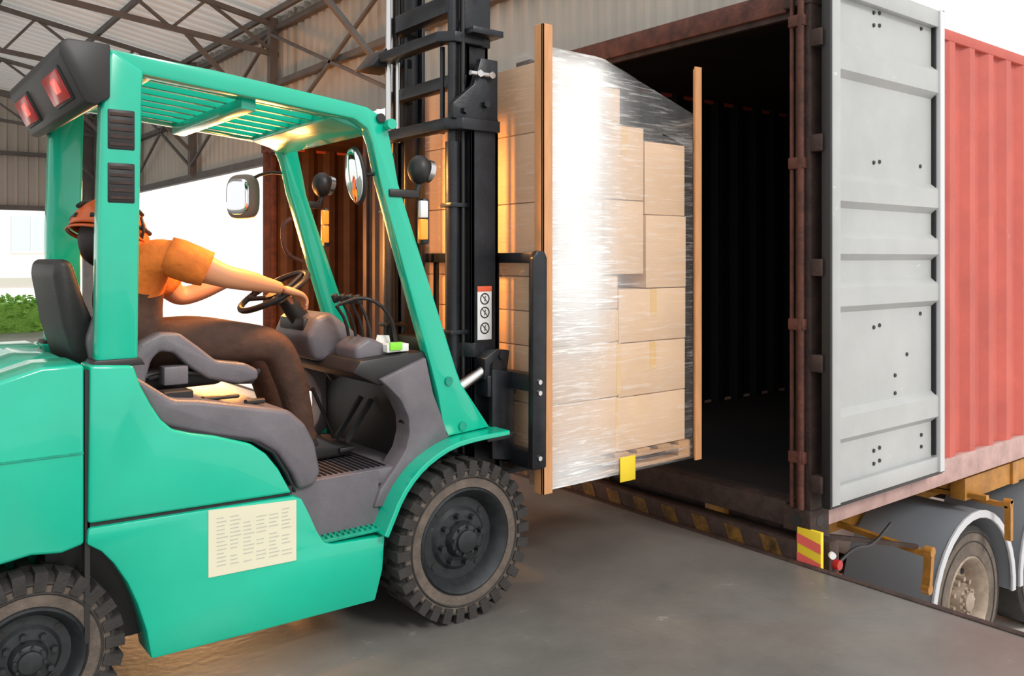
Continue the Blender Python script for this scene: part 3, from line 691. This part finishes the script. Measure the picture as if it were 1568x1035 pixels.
prism('top_hook',[(2.18,2.60),(2.34,2.60),(2.40,2.66),(2.36,2.74),(2.26,2.70)],3.95,4.15,MASTM,fk,'Y',.006)
prism('roller_bracket',[(2.24,2.25),(2.50,2.25),(2.50,2.55),(2.40,2.55),(2.36,2.42),(2.24,2.32)],3.29,3.33,MASTM,fk,'Y',.004)
prism('roller_bracket_up',[(2.30,2.62),(2.50,2.62),(2.50,3.1),(2.36,3.1),(2.34,2.8)],3.35,3.375,MASTM,fk,'Y',.004)
for i,(x,z) in enumerate(((2.30,2.29),(2.42,2.33),(2.38,2.47),(2.45,2.47),(2.42,2.9))):
    cyl('bolt_%d'%i,(x,3.30,z),(x,3.265,z),.018,STEEL if i in(2,3) else MASTM,fk,6)
cyl('anchor_pin',(2.33,3.28,2.47),(2.47,3.28,2.47),.012,STEEL,fk,12)
for i,y in enumerate((3.47,3.89)):
    cyl('chain_rod_%d'%i,(2.30,y,2.2),(2.30,y,2.62),.012,STEEL if i%2 else MASTM,fk,12)
    box('chain_%d'%i,(2.44,y-.012,.8),(2.455,y+.012,3.2),MASTM,fk,.001)
box('warning_decal',(2.385,3.2975,1.21),(2.468,3.3005,1.465),WHITE,fk,.0005)
box('decal_head',(2.385,3.296,1.44),(2.468,3.299,1.465),DRED,fk,.0005)
for i,z in enumerate((1.405,1.34,1.265)):
    lathe('decal_ring_%d'%i,[(0,.022),(-.001,.024),(0,.028)],(2.427,3.296,z),BLK,fk,24)
    beam('decal_bar_%d'%i,(2.412,3.296,z+.016),(2.442,3.296,z-.016),.004,.002,BLK,fk)
    beam('decal_fig_%d'%i,(2.425,3.296,z-.012),(2.429,3.296,z+.014),.006,.002,BLK,fk)
for nm,y in (('near',3.255),('far',4.105)):
    cyl('tilt_cylinder_'+nm,(1.95,y,.86),(2.24,y,1.0),.032,BLACK,fk)
    cyl('tilt_rod_'+nm,(2.22,y,.99),(2.42,y,1.085),.026,STEEL,fk)
    prism('tilt_bracket_'+nm,[(2.37,1.03),(2.50,1.03),(2.52,1.16),(2.44,1.17),(2.37,1.13)],y-.035,y+.045,MASTM,fk,'Y',.006)
    cyl('tilt_pin_'+nm,(2.43,y-.05,1.09),(2.43,y+.05,1.09),.028,BLACK,fk)
    cyl('tilt_pin_b_'+nm,(2.47,y-.045,1.14),(2.47,y+.04,1.14),.02,BLACK,fk)
br=[(2.515,.63),(2.60,.63),(2.605,1.60),(2.59,1.63),(2.545,1.635),(2.52,1.60)]
for nm,(ya,yb_) in (('near',(3.015,3.052)),('far',(4.248,4.285))):
    prism('backrest_side_'+nm,[(x-.025,z) for x,z in br],ya,yb_,MASTM,fk,'Y',.008,2)
box('backrest_top',(2.53,3.04,1.575),(2.575,4.26,1.625),MASTM,fk,.004)
for i,y in enumerate((3.38,3.55,3.92)):
    box('backrest_bar_%d'%i,(2.545,y-.012,1.05),(2.57,y+.012,1.58),MASTM,fk,.003)
box('carriage_upper',(2.515,3.04,.98),(2.575,4.26,1.06),MASTM,fk,.006)
box('carriage_lower',(2.515,3.04,.62),(2.575,4.26,.70),MASTM,fk,.006)
pair('carriage_plate',[(2.40,.66),(2.53,.64),(2.53,1.06),(2.40,1.08)],3.20,3.23,MASTM,.005)
box('carriage_link',(2.38,3.21,.95),(2.55,3.32,1.05),MASTM,fk,.004)
for nm,y in (('near',3.36),('far',3.90)):
    prism('fork_'+nm,[(2.565,.525),(3.62,.53),(3.62,.54),(2.63,.558),(2.598,.57),(2.598,1.08),(2.565,1.08)],y,y+.10,MASTM,fk,'Y',.003)
for i,(x,z) in enumerate(((2.53,.68),(2.53,.98),(2.53,1.03))): cyl('carriage_bolt_%d'%i,(x,3.020,z),(x,3.006,z),.012,STEEL,fk,6)
def ell(nm,c,rx,ry,rz,m,rot=None,sq=1.0):
    bm=bmesh.new(); bmesh.ops.create_uvsphere(bm,u_segments=28,v_segments=18,radius=1)
    if sq!=1.0:
        for v in bm.verts:
            v.co=Vector([math.copysign(abs(a)**sq,a) for a in v.co])
    M=Matrix.Translation(c)@(rot or Matrix.Identity(4))@Matrix.Diagonal((rx,ry,rz,1)); bmesh.ops.transform(bm,matrix=M,verts=bm.verts)
    return finish(bm,nm,m,fk,3)
rt=Matrix.Rotation(math.radians(14),4,'Z')@Matrix.Rotation(math.radians(-8),4,'Y')
ell('mirror_shell_near',(1.735,3.28,1.95),.025,.060,.125,BLACK,rt)
ell('mirror_face_near',(1.722,3.276,1.95),.018,.052,.115,MIRR,rt)
tube('mirror_arm_near',[(1.74,3.27,1.95),(1.82,3.22,1.96),(1.86,3.2,1.93)],.008,BLACK,fk)
rt2=Matrix.Rotation(math.radians(25),4,'Z')
ell('mirror_shell_far',(1.64,4.33,1.915),.035,.10,.115,MIRB,rt2,.6)
ell('mirror_face_far',(1.612,4.322,1.915),.018,.078,.092,MIRR,rt2,.6)
tube('mirror_arm_far',[(1.63,4.33,1.98),(1.72,4.22,2.04),(1.80,4.16,2.03)],.008,BLACK,fk)
for nm,y,sgn in (('near',3.20,-1),('far',4.16,1)):
    ell('work_lamp_'+nm,(2.0,y,1.985),.05,.055,.065,BLACK)
    cyl('work_lamp_lens_'+nm,(2.03,y,1.985),(2.055,y,1.98),.05,STEEL,fk,24)
    box('lamp_clamp_'+nm,(1.84,y-.02,1.86),(1.99,y+.06,1.895),BLACK,fk,.008)
    cyl('lamp_stem_'+nm,(1.98,y,1.87),(2.0,y,1.93),.012,BLACK,fk,12)
    box('signal_body_'+nm,(2.00,y-.03,1.66),(2.035,y+.02,1.86),BLACK,fk,.008)
    box('signal_lens_'+nm,(1.985,y-.035,1.68),(2.025,y-.012,1.77),ORL,fk,.006)
    box('signal_lens_white_'+nm,(1.985,y-.035,1.775),(2.025,y-.012,1.85),WHITE if nm=='near' else ORL,fk,.006)
tube('grab_handle',[(1.80,4.10,1.80),(1.74,4.08,1.76),(1.76,4.08,1.62),(1.86,4.10,1.58)],.011,RUST,fk,2)

# ---------------------------------------------------------------- driver
dr=empty('forklift_driver')
def skinobj(name,pts,edges,rad,sub=2):
    me=bpy.data.meshes.new(name); me.from_pydata(pts,edges,[])
    o=bpy.data.objects.new(name,me); COL.objects.link(o)
    o.modifiers.new('s','SKIN')
    sv=me.skin_vertices[0].data
    for i,r in enumerate(rad):
        sv[i].radius=(r,r) if not isinstance(r,tuple) else r
        sv[i].use_root=(i==0)
    s=o.modifiers.new('ss','SUBSURF'); s.levels=sub; s.render_levels=sub
    dg=bpy.context.evaluated_depsgraph_get(); dg.update()
    me2=bpy.data.meshes.new_from_object(o.evaluated_get(dg)); me2.name=name
    bpy.data.objects.remove(o)
    o2=bpy.data.objects.new(name,me2); COL.objects.link(o2); o2.parent=dr; me2.shade_smooth()
    return o2
J={ 'pelvis':(.92,3.68,1.25),'waist':(.90,3.68,1.37),'chest':(.92,3.68,1.50),'neckb':(.905,3.675,1.585),'neck':(.88,3.665,1.615),'head':(.86,3.655,1.645),
 'rs':(1.0,3.50,1.620),'rm':(1.11,3.465,1.575),'re':(1.225,3.43,1.525),'rf':(1.32,3.455,1.508),'rw':(1.475,3.505,1.475),'rh':(1.50,3.515,1.468),
 'ls':(1.0,3.86,1.61),'lm':(1.10,3.89,1.52),'le':(1.20,3.92,1.42),'lf':(1.28,3.90,1.45),'lw':(1.415,3.86,1.505),'lh':(1.43,3.855,1.51),
 'rhip':(1.0,3.58,1.24),'rth':(1.22,3.55,1.255),'rk':(1.48,3.52,1.23),'rc':(1.55,3.52,1.06),'ra':(1.61,3.52,.80),'rt':(1.72,3.52,.745),
 'lhip':(1.0,3.79,1.24),'lth':(1.22,3.80,1.255),'lk':(1.48,3.82,1.23),'lc':(1.55,3.82,1.06),'la':(1.62,3.82,.80),'lt':(1.74,3.82,.745)}
RD={'pelvis':.15,'waist':.145,'chest':.15,'neckb':.09,'neck':.058,'head':.055,'rs':.078,'rm':.070,'re':.050,'rf':.047,'rw':.029,'rh':.028,'ls':.078,'lm':.068,'le':.048,'lf':.046,'lw':.028,'lh':.028,
 'rhip':.115,'rth':.105,'rk':.080,'rc':.072,'ra':.055,'rt':.04,'lhip':.115,'lth':.105,'lk':.080,'lc':.072,'la':.055,'lt':.04}
names=list(J)
E=[('pelvis','waist',0),('waist','chest',0),('chest','neckb',0),('neckb','neck',2),('neck','head',2),('chest','rs',1),('rs','rm',1),('rm','re',2),('re','rf',2),('rf','rw',2),('rw','rh',2),('chest','ls',1),('ls','lm',1),('lm','le',2),('le','lf',2),('lf','lw',2),('lw','lh',2),
 ('pelvis','rhip',3),('rhip','rth',3),('rth','rk',3),('rk','rc',3),('rc','ra',3),('ra','rt',4),('pelvis','lhip',3),('lhip','lth',3),('lth','lk',3),('lk','lc',3),('lc','la',3),('la','lt',4)]
body=skinobj('body',[J[n] for n in names],[(names.index(a),names.index(b)) for a,b,_ in E],[RD[n] for n in names],3)
me=body.data; me.materials.clear()
for m_ in (VEST,SHIRT,SKIN,TROUS,BLACK): me.materials.append(m_)
for p in me.polygons:
    c=p.center; best=None
    for a,b,mi in E:
        A=Vector(J[a]);B=Vector(J[b]); d=B-A; t=max(0,min(1,(c-A).dot(d)/d.length_squared)); dist=(c-(A+d*t)).length-(RD[a]*(1-t)+RD[b]*t)
        if best is None or dist<best[0]: best=(dist,a,b,mi,t)
    mi=best[3]
    if best[1] in('rm','lm') and best[4]<.12: mi=1
    if best[2] in('rs','ls') and best[4]<.30: mi=0
    if best[1]=='neckb' and best[4]<.4: mi=1
    p.material_index=mi
def sleeve(nm,pts,rads):
    P=[Vector(p) for p in pts]; bm=bmesh.new(); rings=[]; seg=28; prev=None
    for i,p in enumerate(P):
        t=(P[min(i+1,len(P)-1)]-P[max(i-1,0)]).normalized()
        a=t.orthogonal().normalized() if prev is None else (prev-t*prev.dot(t)).normalized(); prev=a; b=t.cross(a)
        rings.append([bm.verts.new(p+(a*math.cos(k*2*math.pi/seg)+b*math.sin(k*2*math.pi/seg))*rads[i]*(1+.05*math.sin(k*2*math.pi*3/seg+i*1.3)*(i/len(P)))) for k in range(seg)])
    for i in range(len(P)-1):
        for k in range(seg): bm.faces.new([rings[i][k],rings[i][(k+1)%seg],rings[i+1][(k+1)%seg],rings[i+1][k]])
    o=finish(bm,nm,SHIRT,dr,3); s=o.modifiers.new('so','SOLIDIFY'); s.thickness=.004; s.offset=1
for nm,a,m1,b in (('sleeve_right','rs','rm','re'),('sleeve_left','ls','lm','le')):
    A=Vector(J[a]);Mm=Vector(J[m1]);B=Vector(J[b])
    sleeve(nm,[A.lerp(Mm,.15),A.lerp(Mm,.5),Mm,Mm.lerp(B,.25),Mm.lerp(B,.45)],[.070,.076,.074,.070,.068])
def hand(nm,W,d,side,down,curl):
    W=Vector(W);d=Vector(d).normalized();side=(Vector(side)-d*Vector(side).dot(d)).normalized();dn=d.cross(side)
    if dn.dot(Vector(down))<0: dn=-dn
    dn.normalize()
    for i,(off,ln,r) in enumerate(((.032,.078,.0095),(.011,.088,.0098),(-.011,.082,.0095),(-.031,.064,.0085))):
        k=W+d*.090+side*off
        pts=[W+side*off*.45,W+d*.045+side*off*.8,k]
        a=0;p=k
        sd=side*(off*.12)
        for j,f in enumerate((.45,.32,.23)):
            a+=curl[j]*(1+.12*(i-1)); dv=d*math.cos(a)+dn*math.sin(a)+sd*2; p=p+dv*ln*f; pts.append(p)
        skinobj('%s_finger_%d'%(nm,i),[tuple(x) for x in pts],[(x,x+1) for x in range(5)],[.019,.0175,.0120,r,r*.92,r*.75],1).data.materials.append(SKIN)
    pts=[W+d*.015+side*.012,W+d*.035+side*.032,W+d*.062+side*.050+dn*.012,W+d*.085+side*.050+dn*.030,W+d*.10+side*.042+dn*.045]
    skinobj(nm+'_thumb',[tuple(x) for x in pts],[(x,x+1) for x in range(4)],[.016,.016,.012,.0105,.008],1).data.materials.append(SKIN)
hand('right_hand',J['rh'],(.93,.10,-.30),(-.1,1,0),(0,0,-1),(.40,.55,.45))
hand('left_hand',J['lh'],(.75,-.55,.1),(-.2,-1,0),(0,0,-1),(.6,.8,.6))
for nm,a in (('right','ra'),('left','la')):
    x,y,z=J[a]
    prism('shoe_'+nm,[(x-.07,.71),(x-.075,.80),(x+.03,.83),(x+.12,.78),(x+.20,.755),(x+.21,.715)],y-.045,y+.045,BLACK,dr,'Y',.018,3)
H=Vector((.842,3.63,1.675)); yaw=math.radians(38)
hm=Matrix.Translation(H)@Matrix.Rotation(yaw,4,'Z')@Matrix.Rotation(math.radians(16),4,'Y')
bm=bmesh.new(); bmesh.ops.create_uvsphere(bm,u_segments=40,v_segments=28,radius=1)
for v in bm.verts:
    x,y,z=v.co
    px,py,pz=x*.098,y*.076,z*.118
    if z<0: 
        k=1+.35*z; py*=k
        if x<0: px*=1+.35*z
        else: px*=1+.10*z
    if x>0: 
        px+=math.exp(-((y/.16)**2)-((z+.12)/.20)**2)*.022
        for s_ in (-1,1): px-=math.exp(-((y-s_*.38)/.17)**2-((z-.12)/.13)**2)*.010
        px+=math.exp(-(y/.35)**2-((z+.78)/.16)**2)*.010
        px+=math.exp(-(y/.3)**2-((z+.48)/.07)**2)*.004
    v.co=hm@Vector((px,py,pz))
finish(bm,'head',SKIN,dr,3)
def hsph(nm,c,r,m):
    bm=bmesh.new(); bmesh.ops.create_uvsphere(bm,u_segments=20,v_segments=12,radius=1)
    bmesh.ops.transform(bm,matrix=hm@Matrix.Translation(c)@Matrix.Diagonal((*r,1)),verts=bm.verts); return finish(bm,nm,m,dr,3)
for s_ in (-1,1):
    hsph('eye_%d'%s_,(.082,s_*.030,.012),(.010,.013,.009),EYEW); hsph('iris_%d'%s_,(.090,s_*.030,.012),(.004,.005,.005),HAIR)
    hsph('brow_%d'%s_,(.089,s_*.031,.032),(.006,.017,.004),HAIR)
    hsph('ear_%d'%s_,(-.005,s_*.077,-.005),(.018,.008,.032),SKIN)
    hsph('ear_muff_%d'%s_,(.030,s_*.092,-.02),(.060,.026,.066),BLACK)
    hsph('ear_muff_shell_%d'%s_,(.034,s_*.110,-.02),(.062,.026,.066),HELM)
    tube('ear_muff_arm_%d'%s_,[tuple(hm@Vector(p)) for p in ((.02,s_*.125,-.01),(.0,s_*.145,.04),(-.01,s_*.13,.085))],.006,BLACK,dr,1)
hsph('mouth',(.092,0,-.058),(.006,.022,.006),LIP)
bm=bmesh.new(); bmesh.ops.create_uvsphere(bm,u_segments=24,v_segments=16,radius=1)
bmesh.ops.transform(bm,matrix=hm@Matrix.Translation((-.030,0,-.005))@Matrix.Diagonal((.105,.088,.120,1)),verts=bm.verts); finish(bm,'hair',HAIR,dr,3)
bm=bmesh.new(); bmesh.ops.create_uvsphere(bm,u_segments=40,v_segments=24,radius=1)
bmesh.ops.delete(bm,geom=[v for v in bm.verts if v.co.z<-.05],context='VERTS')
for v in bm.verts:
    rid=.014*math.exp(-(v.co.y/.12)**2)*max(0,v.co.z)
    v.co=Vector((v.co.x*.160,v.co.y*.132,v.co.z*.135+rid))
bmesh.ops.transform(bm,matrix=hm@Matrix.Translation((-.012,0,.015)),verts=bm.verts)
o=finish(bm,'helmet_shell',HELM,dr,3); s=o.modifiers.new('so','SOLIDIFY'); s.thickness=.005
bm=bmesh.new(); ring=[]
for k in range(41):
    a=2*math.pi*k/40; ext=.014+.045*max(0,math.cos(a))**2
    c=Vector((math.cos(a)*.159,math.sin(a)*.131,0)); q=Vector((math.cos(a)*(.159+ext),math.sin(a)*(.131+ext*.7),-.012))
    ring.append((bm.verts.new(c),bm.verts.new(q)))
for k in range(40): bm.faces.new([ring[k][0],ring[k][1],ring[k+1][1],ring[k+1][0]])
bmesh.ops.transform(bm,matrix=hm@Matrix.Translation((-.012,0,.010)),verts=bm.verts)
o=finish(bm,'helmet_brim',HELM,dr,3); s=o.modifiers.new('so','SOLIDIFY'); s.thickness=.006
for s_ in (-1,1):
    tube('helmet_band_%d'%s_,[tuple(hm@Vector(p)) for p in ((-.165,s_*.03,.045),(-.10,s_*.115,.045),(-.02,s_*.136,.045),(.08,s_*.112,.045))],.009,BLACK,dr,2)
    tube('helmet_stripe_%d'%s_,[tuple(hm@Vector(p)) for p in ((-.15,s_*.045,.085),(-.09,s_*.075,.125),(.0,s_*.078,.135),(.08,s_*.06,.125))],.009,BLACK,dr,2)
    tube('chin_strap_%d'%s_,[tuple(hm@Vector(p)) for p in ((-.005,s_*.10,.03),(.02,s_*.075,-.06),(.05,s_*.02,-.118))],.005,BLACK,dr,1)

# ---------------------------------------------------------------- light
w=bpy.data.worlds.new('sky'); sc.world=w; w.use_nodes=True
bg=w.node_tree.nodes['Background']; bg.inputs[0].default_value=(1,.985,.965,1); bg.inputs[1].default_value=1.22
def light(nm,t,loc,energy,col,size=.3,rot=None,cone=None):
    d=bpy.data.lights.new(nm,t); d.energy=energy; d.color=col
    if t=='SUN': d.angle=size
    else: d.shadow_soft_size=size
    if cone: d.spot_size=math.radians(cone); d.spot_blend=.9
    o=bpy.data.objects.new(nm,d); COL.objects.link(o); o.location=loc
    if rot: o.rotation_euler=Vector(rot).to_track_quat('-Z','Y').to_euler()
    return o
light('sun','SUN',(0,0,20),1.6,(1,.96,.9),math.radians(14),(-.15,1,-.75))
light('added_flare_sun','SUN',(6,30,4),1.2,(1,.50,.18),math.radians(4),(-.30,-.95,-.055))  # second sun, added for the warm flare glow from behind
light('added_flare_dock','POINT',(1.75,4.65,1.65),38,(1,.38,.08),.15)  # added warm fill for flare glow on the load end; no fixture here
light('added_flare_bay','POINT',(3.0,7.9,1.6),190,(1,.36,.07),.3)  # unseen fill added to give the neighbour container its orange glow
light('added_flare_cab','SPOT',(1.66,3.45,2.10),95,(1,.40,.09),.08,(-.50,.10,-.80),100)  # added fill under the guard, tints the driver like flare
light('added_flare_mast','SPOT',(1.85,3.72,2.05),110,(1,.42,.10),.06,(.85,-.05,-.42),110)  # added orange fill on mast and cartons, not a forklift lamp
